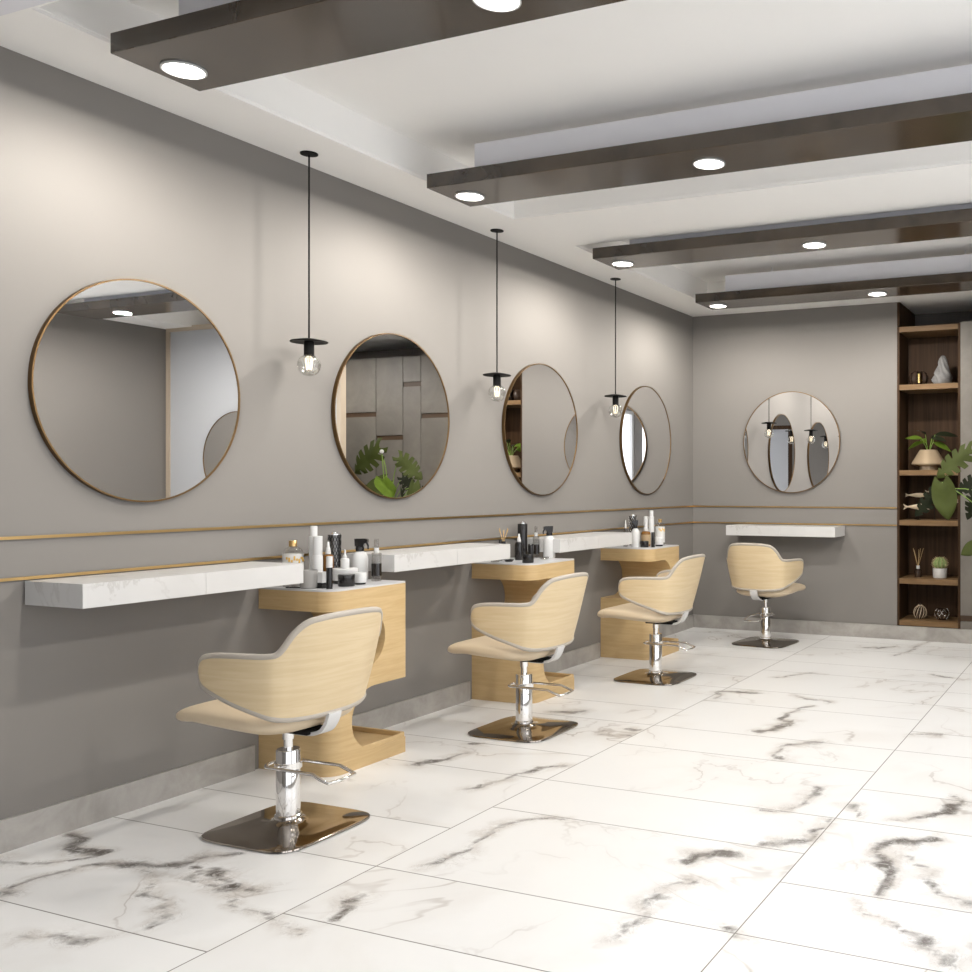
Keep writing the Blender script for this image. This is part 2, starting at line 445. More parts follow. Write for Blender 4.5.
# brass wall strips
struct('trim_3', boxes((0, .008, YN, D, 1.006, 1.016)), 'brass', 'upper thin brass strip along the left wall')
struct('trim_4', boxes((0, .008, YN, D, .872, .882)), 'brass', 'lower thin brass strip along the left wall')
struct('trim_5', boxes((.008, XN0, D - .008, D, 1.006, 1.016)), 'brass', 'upper thin brass strip along the end wall')
struct('trim_6', boxes((.008, XN0, D - .008, D, .872, .882)), 'brass', 'lower thin brass strip along the end wall')

# ------------------------------------------------------------------ storage wall: display shelf and concrete panels
SB = [.149, .470, .918, 1.302, 1.958, 2.403]          # board tops
t = thing('display_shelf', 'tall dark wood display shelf niche with oak boards in the end wall', 'shelf', (XN0, D, .105))
yb = .34
obj('back_panel', boxes((.018, XN1 - XN0 - .018, yb, yb + .018, .0, 2.30)), 'walnut', t, 0)
obj('side_panel', boxes((0, .018, .002, yb + .018, 0, 2.30)), 'walnut', t, 0)
obj('side_panel', boxes((XN1 - XN0 - .018, XN1 - XN0, .002, yb + .018, 0, 2.30)), 'walnut', t, 0)
for z in SB:
    o = obj('shelf_board', boxes((.0185, XN1 - XN0 - .0185, 0, yb - .0005, z - .105 - .040, z - .105)), 'oak', t, 0)
PANELS = [(2.206, 2.472, (1.17, .185), 'grey concrete panel beside the display shelf, with two low brown wood strips'),
          (2.479, 2.856, (1.845,), 'wide concrete panel with one brown strip above mid height, second from the display shelf'),
          (2.863, 3.069, (2.15,), 'narrowest concrete panel with a single high brown wood strip'),
          (3.076, 3.395, (1.645,), 'grey concrete panel with one brown wood strip at middle height'),
          (3.402, 3.90, (1.875, 1.17), 'last concrete panel from the display shelf, partly behind the white screen')]
for x0, x1, zs, lb in PANELS:
    p = thing('concrete_panel', lb, 'wall panel', (x0, D, .105), 0, 'concrete panels of the end wall')
    segs = []; z = 0.0
    for zz in sorted(zs):
        segs.append((0, x1 - x0, 0, .03, z, zz - .105 - .023)); z = zz - .105 + .023
        obj('wood_strip', boxes((0, x1 - x0, .012, .03, zz - .105 - .0225, zz - .105 + .0225)), 'walnut2', p, 0)
    segs.append((0, x1 - x0, 0, .03, z, 2.311))
    obj('board', boxes(*segs), 'concrete', p, 0)
struct('wall_storage', boxes((XN1 + .001, XR, D + .031, D + .05, 0, 2.41), (3.903, XR, D, D + .03, 0, 2.41)), 'walnut')

# ------------------------------------------------------------------ ceiling beams
YB = [2.033, 3.483, 4.932, 6.390]
bl = ['nearest dark bronze ceiling beam, its end close to the camera', 'second dark ceiling beam from the camera, in the first ceiling bay',
      'third dark ceiling beam from the camera, at the edge of the second bay', 'farthest dark ceiling beam, next to the end wall']
LX = [.593, 1.778, 3.735]
def rod(bm, c, r, z0, z1, seg=28): lathe(bm, [(r, z0), (r, z1)], seg, c)
def beam():
    t = thing('ceiling_beam', bl[0], 'beam', (.485, YB[0], 2.5), 0, 'dark ceiling beams with downlights')
    L, W = 3.745, .31
    obj('tray', bevel(boxes((0, L, 0, W, 0, .063)), .002, 1), 'beam', t, 30)
    obj('white_boxing', boxes((.205, L - .205, .07, W - .07, .0635, .192)), 'boxing', t, 0)
    obj('hanger', boxes(*[(a, a + .006, .228, .234, .1925, .2595) for a in (.5, L / 2, L - .53)]), 'boxing', t, 0)
    return t
b0 = beam()
for i in range(1, 4): dup(b0, (.485, YB[i], 2.5), bl[i])
rows = ['nearest ceiling beam', 'second ceiling beam', 'third ceiling beam', 'farthest ceiling beam']
pos = ['beside the left wall', 'second from the left wall', 'toward the right wall']
def downlight():
    t = thing('downlight', '', 'downlight', (0, 0, 2.5), 0, 'round downlights in the ceiling beams')
    bm = bmesh.new()
    lathe(bm, [(.066, -.001), (.066, -.006), (.060, -.007), (.058, -.003), (.058, -.001)], 32)
    obj('trim_ring', bm, 'whiteplastic', t)
    obj('lens', lat([(.0575, -.001), (.0575, -.004)], 32), 'lens', t)
    return t
M['lens'] = emis('downlight_lens', (1.0, .97, .92), 9.0)
d0 = None
# downlight with a batwing light distribution: (angle from straight down, candela)
BAT = [(0, 200), (10, 215), (20, 290), (30, 450), (40, 640), (50, 760), (58, 790), (64, 740), (70, 620), (75, 480), (80, 320), (84, 200), (88, 90), (90, 30)]
BAT = [(a, c / max(.035, math.cos(math.radians(a)))) for a, c in BAT]      # the disc itself falls off with the cosine
txt = bpy.data.texts.new('downlight_profile')
txt.write('IESNA:LM-63-1995\nTILT=NONE\n1 1000 1 %d 1 1 2 0.1 0.1 0\n1 1 20\n%s\n0\n%s\n' % (len(BAT), ' '.join(str(a) for a, _ in BAT), ' '.join('%.1f' % c for _, c in BAT)))
SPOT = bpy.data.lights.new('downlight_beam', 'AREA')
SPOT.shape = 'DISK'; SPOT.size = .112; SPOT.energy = 0.12; SPOT.color = (1.0, .96, .90)
SPOT.use_nodes = True
lt = SPOT.node_tree; ies = lt.nodes.new('ShaderNodeTexIES'); ies.mode = 'INTERNAL'; ies.ies = txt
lt.links.new(ies.outputs['Fac'], lt.nodes['Emission'].inputs['Strength'])
for i in range(4):
    for k in range(3):
        lb = 'round white downlight in the %s, %s' % (rows[i], pos[k])
        loc = (LX[k], YB[i] + .165, 2.5)
        if d0 is None: d0 = downlight(); d0.location = loc; d0['label'] = lb
        else: dup(d0, loc, lb)
        l = bpy.data.objects.new('downlight_beam', SPOT); COL.objects.link(l); l.location = (LX[k], YB[i] + .165, 2.4925)

# ------------------------------------------------------------------ round mirrors
def mirror_thing(label, loc, rotz):
    """disc in local YZ plane facing +X"""
    t = thing('round_mirror', label, 'mirror', loc, rotz, 'round brass rimmed mirrors')
    R = .403
    bm = bmesh.new(); n = 96
    rs = [[(x, R * math.cos(2 * PI * j / n), R * math.sin(2 * PI * j / n)) for j in range(n)] for x in (.004, .0165)]
    rings(bm, rs); obj('mirror_glass', bm, 'mirror', t, 30)
    prof = [(R, .0), (R + .0045, .0), (R + .0045, .020), (R - .001, .020), (R - .001, .0175), (R, .0175)]
    bm = bmesh.new()
    rs = [[(x, r * math.cos(2 * PI * j / n), r * math.sin(2 * PI * j / n)) for r, x in prof] for j in range(n)]
    rings(bm, rs, closed=True); obj('rim', bm, 'rim', t, 30)
    return t
MY = [2.503, 3.826, 5.135, 6.553]
mirror_thing('large round brass rimmed mirror nearest the camera on the left wall', (0, MY[0], 1.528), 0)
mirror_thing('round mirror reflecting grey wall panels and green plants, second along the left wall', (0, MY[1], 1.524), 0)
mirror_thing('round mirror showing a strip of display shelf, third along the left wall', (0, MY[2], 1.528), 0)
mirror_thing('narrow looking round mirror on the left wall nearest the room corner', (0, MY[3], 1.524), 0)
mirror_thing('round brass rimmed mirror on the end wall above its own shelf', (.868, D, 1.531), -PI / 2)
mirror_thing('round mirror hanging on the white framed screen', (3.80, 6.199, 1.42), -PI / 2)

# white screen on the right-hand side
t = thing('screen_partition', 'tall white screen panel in a tan wood frame at the right side of the room', 'screen', (2.66, 6.2, 0))
obj('panel', boxes((.045, 1.99, .012, .05, 0.04, 2.565)), 'panelwhite', t, 0)
obj('frame', boxes((0, .045, 0, .06, 0, 2.61), (1.99, 2.035, 0, .06, 0, 2.61), (.045, 1.99, 0, .06, 2.565, 2.61), (.045, 1.99, 0, .06, 0, .04)), 'tan', t, 0)

# ------------------------------------------------------------------ pendants
def pendant(label, loc):
    t = thing('pendant_lamp', label, 'pendant lamp', loc, 0, 'black disc pendant lamps')      # loc: ceiling point
    obj('ceiling_rose', lat([(.036, 0), (.036, -.005), (.02, -.007)], 24), 'black', t)
    obj('cord', lat([(.0038, -.007), (.0038, -.79)], 8), 'black', t)
    obj('disc_shade', lat([(.006, -.788), (.03, -.791), (.074, -.800), (.077, -.803), (.074, -.806), (.02, -.800)], 36), 'black', t)
    obj('socket', lat([(.019, -.801), (.021, -.806), (.021, -.858), (.019, -.862)], 20), 'black', t)
    prof = [(.016, -.862)]
    for a in range(1, 13):
        th = PI * .11 + (PI * .885) * a / 12
        prof.append((max(.0015, .048 * math.sin(th)), -.902 + .048 * math.cos(th)))
    inner = [(max(.0008, r - .0012), z + (.0012 if z < -.94 else 0)) for r, z in prof[::-1]]
    bm = bmesh.new(); lathe(bm, prof + inner, 28, cap0=False, cap1=False)
    obj('bulb', bm, 'bulbglass', t)
    bm = bmesh.new()
    for k in range(6):
        a = 2 * PI * k / 6
        tube(bm, [(.007 * math.cos(a), .007 * math.sin(a), -.864), (.016 * math.cos(a), .016 * math.sin(a), -.875), (.010 * math.cos(a), .010 * math.sin(a), -.922)], .0009, 6)
    obj('filament', bm, 'filament', t)
    return t
M['filament'] = emis('filament_glow', (1.0, .85, .62), 1.3)
p0 = pendant('black disc pendant lamp nearest the camera, between the first two mirrors', (.134, 3.158, H))
dup(p0, (.129, 4.502, H), 'black disc pendant lamp between the second and third mirrors')
dup(p0, (.125, 5.862, H), 'black disc pendant lamp nearest the end wall, in front of the last left mirror')

# ------------------------------------------------------------------ wall shelves
def wall_shelf(label, loc, rotz):
    t = thing('wall_shelf', label, 'shelf', loc, rotz, 'white marble wall shelves')
    bm = boxes((.0085, .29, -.447, -.0006, -.078, 0), (.0085, .29, .0006, .447, -.078, 0))
    obj('slab', bm, 'slab', t, 0)
    bm = bmesh.new(); box(bm, .0005, .0083, -.44, .44, -.05, -.0065)
    obj('mounting_rail', bm, 'black', t, 0)
    return t
for (y, lb) in ((2.5285, 'white marble wall shelf under the large nearest mirror'), (3.949, 'white marble wall shelf under the second mirror, behind the first cabinet'),
                (5.340, 'white marble wall shelf under the third mirror, behind the middle cabinet')):
    wall_shelf(lb, (0, y, .868), 0)
wall_shelf('white marble wall shelf on the end wall under its mirror', (.8655, D, .868), -PI / 2)

# ------------------------------------------------------------------ S shaped cabinets
CW = .445; CX = .392; CZ = .75
def arc(cy, cz, r, a0, a1, n=18): return [(cy + r * math.cos(math.radians(a0 + (a1 - a0) * i / n)), cz + r * math.sin(math.radians(a0 + (a1 - a0) * i / n))) for i in range(n + 1)]
PROF = [(0, 0), (CW, 0), (CW, .066)] + arc(.248, .1995, .1335, -90, -270) + [(CW, .333), (CW, CZ), (0, CZ), (0, .668)] + arc(.181, .539, .129, 90, -90) + [(0, .41)]
def yl(x, r):
    d = x - (CX - r); return 0 if d <= 0 else r - math.sqrt(max(0, r * r - d * d))
def cab_slices():
    xs = [.0005]; r = .075
    for i in range(0, 11): xs.append(CX - r + r * math.sin(PI / 2 * i / 10))
    return xs
def cabinet(label, loc):
    t = thing('vanity_cabinet', label, 'cabinet', loc, 0, 'curved maple vanity cabinets')
    bm = bmesh.new(); rs = []
    for x in cab_slices():
        a, b = yl(x, .075), CW - yl(x, .012)
        rs.append([(x, min(max(y, a + (0 if y < .2 else 0)), b), z) for y, z in PROF])
    rings(bm, rs); bmesh.ops.remove_doubles(bm, verts=bm.verts[:], dist=1e-5)
    obj('body', bm, 'maple', t, 35)
    poly = [(.0005, 0)] + [(x, yl(x, .075)) for x in cab_slices()[1:]] + [(CX, CW - .012), (CX - .004, CW - .004), (CX - .012, CW), (.0005, CW)]
    bm = bmesh.new(); prism(bm, poly, CZ + .0003, CZ + .0075)
    obj('worktop', bm, 'top', t, 30)
    e = .0004
    obj('tray_rim', bevel(boxes((CX - .014, CX - e, .18, CW - .012, .0652, .087), (.0006, CX - .012, CW - .014, CW - e, .0652, .087), (.0006, .0145, .18, CW - .0145, .0652, .087)), .002, 1), 'maple', t, 30)
    return t
c0 = cabinet('curved maple cabinet nearest the camera, behind the first salon chair', (0, CY[0], 0))
dup(c0, (0, 4.448, 0), 'curved maple cabinet in the middle, behind the second salon chair')
dup(c0, (0, 5.876, 0), 'curved maple cabinet nearest the end wall, behind the third salon chair')

# ------------------------------------------------------------------ salon chair (faces local -X)
ROWS = [(-.112, -.232, .556, .580), (-.107, -.236, .539, .602), (-.088, -.239, .525, .618), (-.048, -.240, .508, .627), (.012, -.237, .485, .631),
        (.082, -.225, .461, .632), (.130, -.208, .442, .633), (.152, -.189, .433, .644), (.168, -.160, .427, .702), (.181, -.131, .425, .736),
        (.190, -.097, .423, .746), (.196, -.053, .422, .750), (.198, 0, .422, .751)]
ROWS = ROWS + [(u, -v, a, b) for u, v, a, b in ROWS[-2::-1]]
def cat(P, n):
    out = []; m = len(P)
    for i in range(m - 1):
        p0, p1, p2, p3 = P[max(i - 1, 0)], P[i], P[i + 1], P[min(i + 2, m - 1)]
        for k in range(n):
            t = k / n
            out.append(tuple(.5 * (2 * b + (c - a) * t + (2 * a - 5 * b + 4 * c - d) * t * t + (3 * b - a - 3 * c + d) * t ** 3) for a, b, c, d in zip(p0, p1, p2, p3)))
    out.append(P[-1]); return out
PATH = cat(ROWS, 5)
def shell_pt(i, f, off):
    """point on the wrap-around back: i along the path, f 0..1 from lower to upper edge, off outward along the plan normal"""
    u, v, a, b = PATH[i]; j0, j1 = max(i - 1, 0), min(i + 1, len(PATH) - 1)
    du, dv = PATH[j1][0] - PATH[j0][0], PATH[j1][1] - PATH[j0][1]; l = math.hypot(du, dv)
    nu, nv = dv / l, -du / l
    z = a + (b - a) * f
    w = max(0.0, min(1.0, (u + .13) / .32)); lean = .25 * (z - .445) * (w * w)
    bulge = .003 * math.sin(PI * f)
    flare = (.40 + .40 * w * w) * (z - .445) * abs(v)
    o = off + bulge
    return (u + nu * o + lean, v + nv * o + math.copysign(flare, v) * (1 if v else 0), z)
def shell_solid(o0, o1, inset=0.0, nz=10):
    bm = bmesh.new(); rs = []
    for i in range(len(PATH)):
        fs = [inset + (1 - 2 * inset) * k / nz for k in range(nz + 1)]
        rs.append([shell_pt(i, f, o1) for f in fs] + [shell_pt(i, f, o0) for f in fs[::-1]])
    rings(bm, rs); return bm
def seat_bm():
    bm = bmesh.new(); rs = []
    tab = [(-.312, .140, .379, .404), (-.306, .180, .370, .415), (-.288, .203, .363, .426), (-.23, .215, .367, .438), (-.15, .220, .362, .444), (-.06, .222, .357, .440),
           (.03, .220, .353, .432), (.08, .205, .352, .422), (.12, .180, .360, .418), (.142, .145, .372, .414), (.152, .100, .388, .410)]
    for u, w, a, b in cat(tab, 3):
        m, h = (a + b) / 2, (b - a) / 2; ring = []
        for k in range(32):
            th = 2 * PI * k / 32; c, s = math.cos(th), math.sin(th)
            vv = w * math.copysign(abs(c) ** .5, c); zz = m + h * math.copysign(abs(s) ** .6, s)
            zz += .014 * (vv / .22) ** 2 if s < 0 else .004 * (vv / .22) ** 2
            ring.append((u, vv, zz))
        rs.append(ring)
    rings(bm, rs); return bm
def superq(r, p, n, z):
    out = []
    for k in range(n):
        th = 2 * PI * k / n; c, s = math.cos(th), math.sin(th)
        d = (abs(c) ** p + abs(s) ** p) ** (-1 / p)
        out.append((r * d * c, r * d * s, z))
    return out
def salon_chair(label, loc, rotz):
    t = thing('salon_chair', label, 'chair', loc, rotz, 'maple and cream salon chairs')
    n = 64; bm = bmesh.new()
    rings(bm, [superq(.210, 5.5, n, 0), superq(.214, 5.5, n, .003), superq(.213, 5.5, n, .008), superq(.204, 5.5, n, .011), superq(.12, 3.2, n, .0155), superq(.065, 2.2, n, .022), superq(.046, 2, n, .030), superq(.042, 2, n, .036)])
    obj('base_plate', bm, 'bronze', t, 50)
    col = obj('column', lat([(.0445, .0362), (.0445, .046), (.040, .049), (.0395, .06), (.0395, .268), (.037, .272)], 32), 'chrome', t)
    obj('piston', lat([(.015, .2722), (.015, .305), (.019, .306), (.019, .330), (.012, .332), (.012, .348)], 20), 'chrome', t)
    # footrest: a loop round the column reaching out behind the chair, held by a clamp ring
    z = .217
    pts = [(-.03, -.058, z), (.09, -.059, z), (.172, -.060, z), (.205, -.062, z - .012), (.238, -.060, z - .022), (.244, 0, z - .024), (.238, .060, z - .022), (.205, .062, z - .012), (.172, .060, z), (.09, .059, z), (-.03, .058, z)]
    pts += [(-.03 - .040 * math.sin(PI * k / 8), .058 * math.cos(PI * k / 8), z) for k in range(1, 8)]
    fr = obj('footrest', tb(pts, .006, 8, True), 'chrome', t, 60)
    bm = bmesh.new()
    rs = [[(r * math.cos(2 * PI * j / 32), r * math.sin(2 * PI * j / 32), zz) for r, zz in ((.0398, z - .011), (.045, z - .011), (.045, z + .011), (.0398, z + .011))] for j in range(32)]
    rings(bm, rs, closed=True)
    tube(bm, [(0, -.044, z), (0, -.058, z)], .006); tube(bm, [(0, .044, z), (0, .058, z)], .006)
    obj('clamp', bm, 'chrome', fr, 40)
    obj('seat', seat_bm(), 'cream', t, 60)
    obj('seat_plate', bevel(boxes((-.05, .13, -.045, .045, .338, .3545)), .003, 1), 'black', t, 30)
    sh = obj('backrest_shell', shell_solid(.0, .010, .0), 'veneer', t, 50)
    obj('backrest_padding', shell_solid(-.022, -.0005, .012), 'cream', sh, 50)
    def edge(i, f, dz):
        p = shell_pt(i, f, .002); return (p[0], p[1], p[2] + dz)
    m = len(PATH) - 1
    loop = [edge(i, 1.0, .004) for i in range(m + 1)] + [edge(m, f, 0) for f in (.75, .5, .25)] + [edge(i, 0.0, -.004) for i in range(m, -1, -1)] + [edge(0, f, 0) for f in (.25, .5, .75)]
    obj('piping', tb(loop, .0112, 8, True), 'piping', sh, 60)
    # white strap from under the seat up to the back
    sp = cat([(.05, .338), (.12, .339), (.165, .350), (.190, .376), (.202, .402), (.206, .418)], 4)
    bm = bmesh.new(); rs = []
    for i, (u, zz) in enumerate(sp):
        a, b = sp[max(i - 1, 0)], sp[min(i + 1, len(sp) - 1)]
        du, dz = b[0] - a[0], b[1] - a[1]; l = math.hypot(du, dz); nu, nz = dz / l * .006, -du / l * .006
        rs.append([(u + nu, -.028, zz + nz), (u + nu, .028, zz + nz), (u - nu, .028, zz - nz), (u - nu, -.028, zz - nz)])
    rings(bm, rs); obj('strap', bm, 'strap', t, 50)
    return t
k0 = salon_chair('cream salon chair with maple shell nearest the camera, beside the first cabinet', (.672, 2.538, 0), 0)
dup(k0, (.656, 3.985, 0), 'cream salon chair with maple shell in front of the middle cabinet')
dup(k0, (.676, 5.370, 0), 'cream salon chair with maple shell in front of the cabinet nearest the end wall')
dup(k0, (.849, 6.870, 0), 'cream salon chair turned to the end wall, seen from behind', -PI / 2 - .10)

# ------------------------------------------------------------------ toiletries
WT = CZ + .0078
def rnd(cat_, name, label, loc, group=None, rotz=0): return thing(name, label, cat_, (loc[0], loc[1], loc[2] if len(loc) > 2 else WT), rotz, group)
def gold_cap_bottle(label, xy, r, h):
    t = rnd('bottle', 'round_bottle', label, xy)
    obj('glass_body', lat([(r * .96, 0), (r, .006), (r, h * .72), (r * .93, h * .78), (r * .72, h * .84), (r * .42, h * .87), (r * .34, h * .885)], 28), 'smoke', t)
    lb = obj('label', lat([(r + .0008, h * .10), (r + .0008, h * .72)], 28), 'label', t)
    bm = bmesh.new()
    for k in range(9):
        a = -1.35 + k * .24; rr = r + .0016; zz = h * .63 - (k % 3) * .006
        c, s = math.cos(a), math.sin(a); w = .0035; hh = .005 + .004 * (k % 2)
        rings(bm, [[(c * q - s * w * sg, s * q + c * w * sg, z) for q, sg in ((rr - .001, -1), (rr + .0008, -1), (rr + .0008, 1), (rr - .001, 1))] for z in (zz - hh, zz + hh)])
    obj('gold_print', bm, 'goldink', lb)
    obj('cap', lat([(r * .40, h * .885), (r * .40, h), (r * .36, h + .002)], 20), 'brass', t)
def plain_bottle(label, xy, r, h, cap=.14, capr=.62, mat='whiteplastic', capmat='whiteplastic', name='slim_bottle'):
    t = rnd('bottle', name, label, xy)
    obj('body', lat([(r * .95, 0), (r, .003), (r, h * (1 - cap) - .004), (r * .92, h * (1 - cap))], 24), mat, t)
    obj('cap', lat([(r * capr, h * (1 - cap) + .0005), (r * capr, h - .002), (r * capr * .9, h)], 20), capmat, t)
def dropper_bottle(label, xy, r, h, mat, neck='black', cap='whiteplastic', lab=None, q=.70):
    t = rnd('bottle', 'dropper_bottle', label, xy)
    b = obj('body', lat([(r * .95, 0), (r, .004), (r, h * (q - .10)), (r * .88, h * (q - .03)), (r * .45, h * q)], 24), mat, t)
    if lab: obj('label', lat([(r + .0007, h * .08), (r + .0007, h * (q - .14))], 24), lab, b)
    obj('collar', lat([(r * .5, h * (q + .002)), (r * .5, h * (q + .08))], 20), cap, t)
    obj('pipette_cap', lat([(r * .42, h * (q + .082)), (r * .40, h * (q + .14)), (r * .24, h * (q + .18)), (r * .21, h * .985), (r * .12, h)], 16), cap, t)
def lattice_jar(label, xy, r, h, dark):
    t = rnd('jar', 'lattice_jar', label, xy)
    obj('inner_jar', lat([(r * .86, 0), (r * .86, h * .94)], 24), 'blackgloss' if dark else 'steel', t)
    bm = bmesh.new(); n = 13
    for k in range(n):
        for sg in (1, -1):
            tube(bm, [(r * .95 * math.cos(2 * PI * k / n + sg * 3.2 * q / 14), r * .95 * math.sin(2 * PI * k / n + sg * 3.2 * q / 14), .002 + h * .93 * q / 14) for q in range(15)], .0014, 5)
    obj('lattice', bm, 'chrome' if dark else 'blackgloss', t)
    obj('lid', lat([(r * .98, h * .945), (r * .98, h * .965), (r * .5, h * .97), (r * .45, h)], 24), 'chrome', t)
def spray_bottle(label, xy, r, h, rotz):
    t = rnd('spray bottle', 'trigger_spray_bottle', label, xy, rotz=rotz)
    b = h * .70
    obj('body', lat([(r * .95, 0), (r, .005), (r, b * .72), (r * .93, b * .84), (r * .70, b * .94), (r * .38, b)], 28), 'whiteplastic', t)
    hd = bmesh.new()
    lathe(hd, [(r * .50, b + .0005), (r * .52, b + .014), (r * .48, b + .017), (r * .46, b + .022)], 20)
    z0 = b + .022; top = h
    rings(hd, [[(x, y, z) for x, z in ((-r * .52, z0), (r * .50, z0), (r * .62, z0 + .012), (r * .98, z0 + .016), (r * .98, top - .004), (r * .7, top), (-r * .58, top))] for y in (-r * .44, r * .44)])
    obj('spray_head', hd, 'blackgloss', t, 30)
    obj('trigger', tb([(r * .80, 0, z0 + .018), (r * 1.02, 0, z0 + .000), (r * 1.0, 0, z0 - .014)], [.0045, .004, .003], 8), 'blackgloss', t)
def mist_bottle(label, xy, r, h):
    t = rnd('spray bottle', 'mist_bottle', label, xy)
    obj('body', lat([(r * .96, 0), (r, .003), (r, h * .64), (r * .92, h * .67), (r * .4, h * .68)], 24), 'smoke', t)
    obj('dark_liquid', lat([(r + .0006, h * .13), (r + .0006, h * .42)], 24), 'darkliquid', t)
    obj('collar', lat([(r * .52, h * .682), (r * .52, h * .80)], 20), 'whiteplastic', t)
    obj('clear_cap', lat([(r * .46, h * .802), (r * .44, h * .985), (r * .40, h)], 20), 'smoke', t)
def tube_stick(label, xy, r, h, cap='whiteplastic'):
    t = rnd('tube', 'slim_tube', label, xy)
    obj('body', lat([(r, 0), (r, h * .66)], 20), 'blackgloss', t)
    obj('cap', lat([(r, h * .662), (r, h - .002), (r * .9, h)], 20), cap, t)
def jar(label, xy, r, h, mat='blackgloss', lid='blackgloss', base=None):
    t = rnd('jar', 'cream_jar', label, xy)
    z = 0
    if base: obj('base_ring', lat([(r * .9, 0), (r * .92, h * .16)], 24), base, t); z = h * .162
    obj('body', lat([(r * .96, z), (r, z + .003), (r, h * .68), (r * .97, h * .70)], 24), mat, t)
    obj('lid', lat([(r * 1.02, h * .705), (r * 1.02, h - .003), (r * .96, h)], 24), lid, t)
def flat_dish(label, xy, r, mat, z=None, name='flat_dish'):
    t = rnd('dish', name, label, xy)
    obj('bowl', lat([(r * .7, 0), (r * .75, .003), (r, .011), (r * .97, .013), (r * .72, .006), (.002, .006)], 24), mat, t)
    obj('foot_ring', lat([(r * .5, .0062), (r * .5, .009), (.002, .009)], 20), mat, t)

# first cabinet
gold_cap_bottle('round bottle with gold cap and printed white label, left on the first cabinet', (.10, 3.104), .041, .190)
plain_bottle('tallest slim white bottle on the first cabinet', (.16, 3.159), .0195, .252, .17, .72)
plain_bottle('white bottle with wide white cap, just in front of the tallest one', (.20, 3.140), .0205, .211, .38, .93)
dropper_bottle('amber dropper bottle on the first cabinet beside the black and white tube', (.13, 3.269), .0235, .179, 'amber')
lattice_jar('tall silver jar with black lattice on the first cabinet', (.09, 3.347), .0285, .217, False)
spray_bottle('white trigger spray bottle with black head on the first cabinet', (.18, 3.405), .0355, .187, .5)
mist_bottle('clear mist bottle half full of dark liquid on the first cabinet', (.268, 3.412), .022, .185)
tube_stick('black tube with white cap at the front of the first cabinet', (.33, 3.073), .0125, .133)
jar('black jar at the front edge of the first cabinet', (.31, 3.188), .0335, .050)
jar('small white jar with dark base ring on the first cabinet', (.31, 3.269), .0245, .050, 'whiteplastic', 'whiteplastic', 'blackgloss')
t = rnd('candle', 'glass_candle', 'grey frosted candle glass under the right end of the nearest shelf', (.232, 3.060))
obj('glass_cup', lat([(.030, 0), (.034, .005), (.0355, .075), (.032, .075), (.030, .058), (.002, .058)], 28), 'frost', t)
obj('wick', lat([(.0015, .0583), (.0012, .068)], 8), 'black', t)
t = rnd('box', 'white_box', 'small white box on a black base between candle and black tube', (.272, 3.095))
obj('base', boxes((-.016, .016, -.018, .018, 0, .022)), 'blackgloss', t, 0)
obj('carton', boxes((-.016, .016, -.018, -.0006, .0224, .066), (-.016, .016, .0006, .018, .0224, .066)), 'whiteplastic', t, 0)
t = rnd('jar', 'wide_cream_jar', 'widest white jar with flat lid in the middle of the first cabinet', (.21, 3.284))
obj('base_ring', lat([(.049, 0), (.050, .014)], 32), 'blackgloss', t)
obj('body', lat([(.051, .0145), (.052, .018), (.052, .047), (.050, .048)], 32), 'whiteplastic', t)
obj('lid', lat([(.053, .0485), (.053, .063), (.050, .065)], 32), 'whiteplastic', t)
dropper_bottle('small white dropper bottle standing on the widest white jar', (.21, 3.284, WT + .0655), .0182, .080, 'whiteplastic', q=.55)
t = rnd('hair clip', 'hair_clip', 'flat black hair clip under the end of the nearest shelf', (.165, 3.045), rotz=.3)
obj('blade', boxes((-.03, .035, -.008, .008, 0, .004)), 'blackgloss', t, 0)
obj('spring', lat([(.005, .0042), (.005, .009)], 12, (-.018, 0, 0)), 'chrome', t)

# middle cabinet
t = rnd('reed diffuser', 'reed_diffuser', 'black reed diffuser with pale sticks behind the end of the second shelf', (.06, 4.661))
obj('bottle', lat([(.014, 0), (.015, .004), (.015, .06), (.010, .07), (.010, .092), (.012, .093), (.012, .106)], 20), 'blackgloss', t)
for k in range(6):
    a = k * 1.05; obj('reed', tb([(.004 * math.cos(a), .004 * math.sin(a), .1065), (.028 * math.cos(a), .028 * math.sin(a), .182 - .006 * (k % 3))], .0016, 6), 'reedwood', t)
plain_bottle('small black bottle beside the reed diffuser on the middle cabinet', (.08, 4.600), .0125, .118, .2, .6, 'blackgloss', 'blackgloss')
t = rnd('canister', 'black_canister', 'tall black canister with silver top on the middle cabinet', (.07, 4.835))
obj('body', lat([(.027, 0), (.0285, .004), (.0285, .198), (.0275, .2)], 28), 'blackgloss', t)
obj('top', lat([(.024, .2004), (.023, .207), (.010, .209), (.009, .214)], 24), 'chrome', t)
dropper_bottle('black dropper bottle with white pipette on the middle cabinet', (.15, 4.682), .0225, .150, 'blackgloss')
tube_stick('black tube beside the dropper bottle on the middle cabinet', (.17, 4.773), .0165, .088, 'blackgloss')
mist_bottle('clear mist bottle on the middle cabinet beside the white spray bottle', (.14, 4.880 - .01), .0195, .185)
spray_bottle('white trigger spray bottle with black head on the middle cabinet', (.209, 4.905), .035, .186, -2.4)
jar('squat black jar at the front of the middle cabinet', (.307, 4.538), .0315, .046)
flat_dish('flat black dish on the middle cabinet, left of the black jar', (.17, 4.556), .028, 'blackgloss')
flat_dish('flat clear dish under the end of the second shelf', (.12, 4.497), .030, 'smoke')
flat_dish('flat pale glass dish in front of the mist bottle on the middle cabinet', (.25, 4.79), .031, 'smoke')

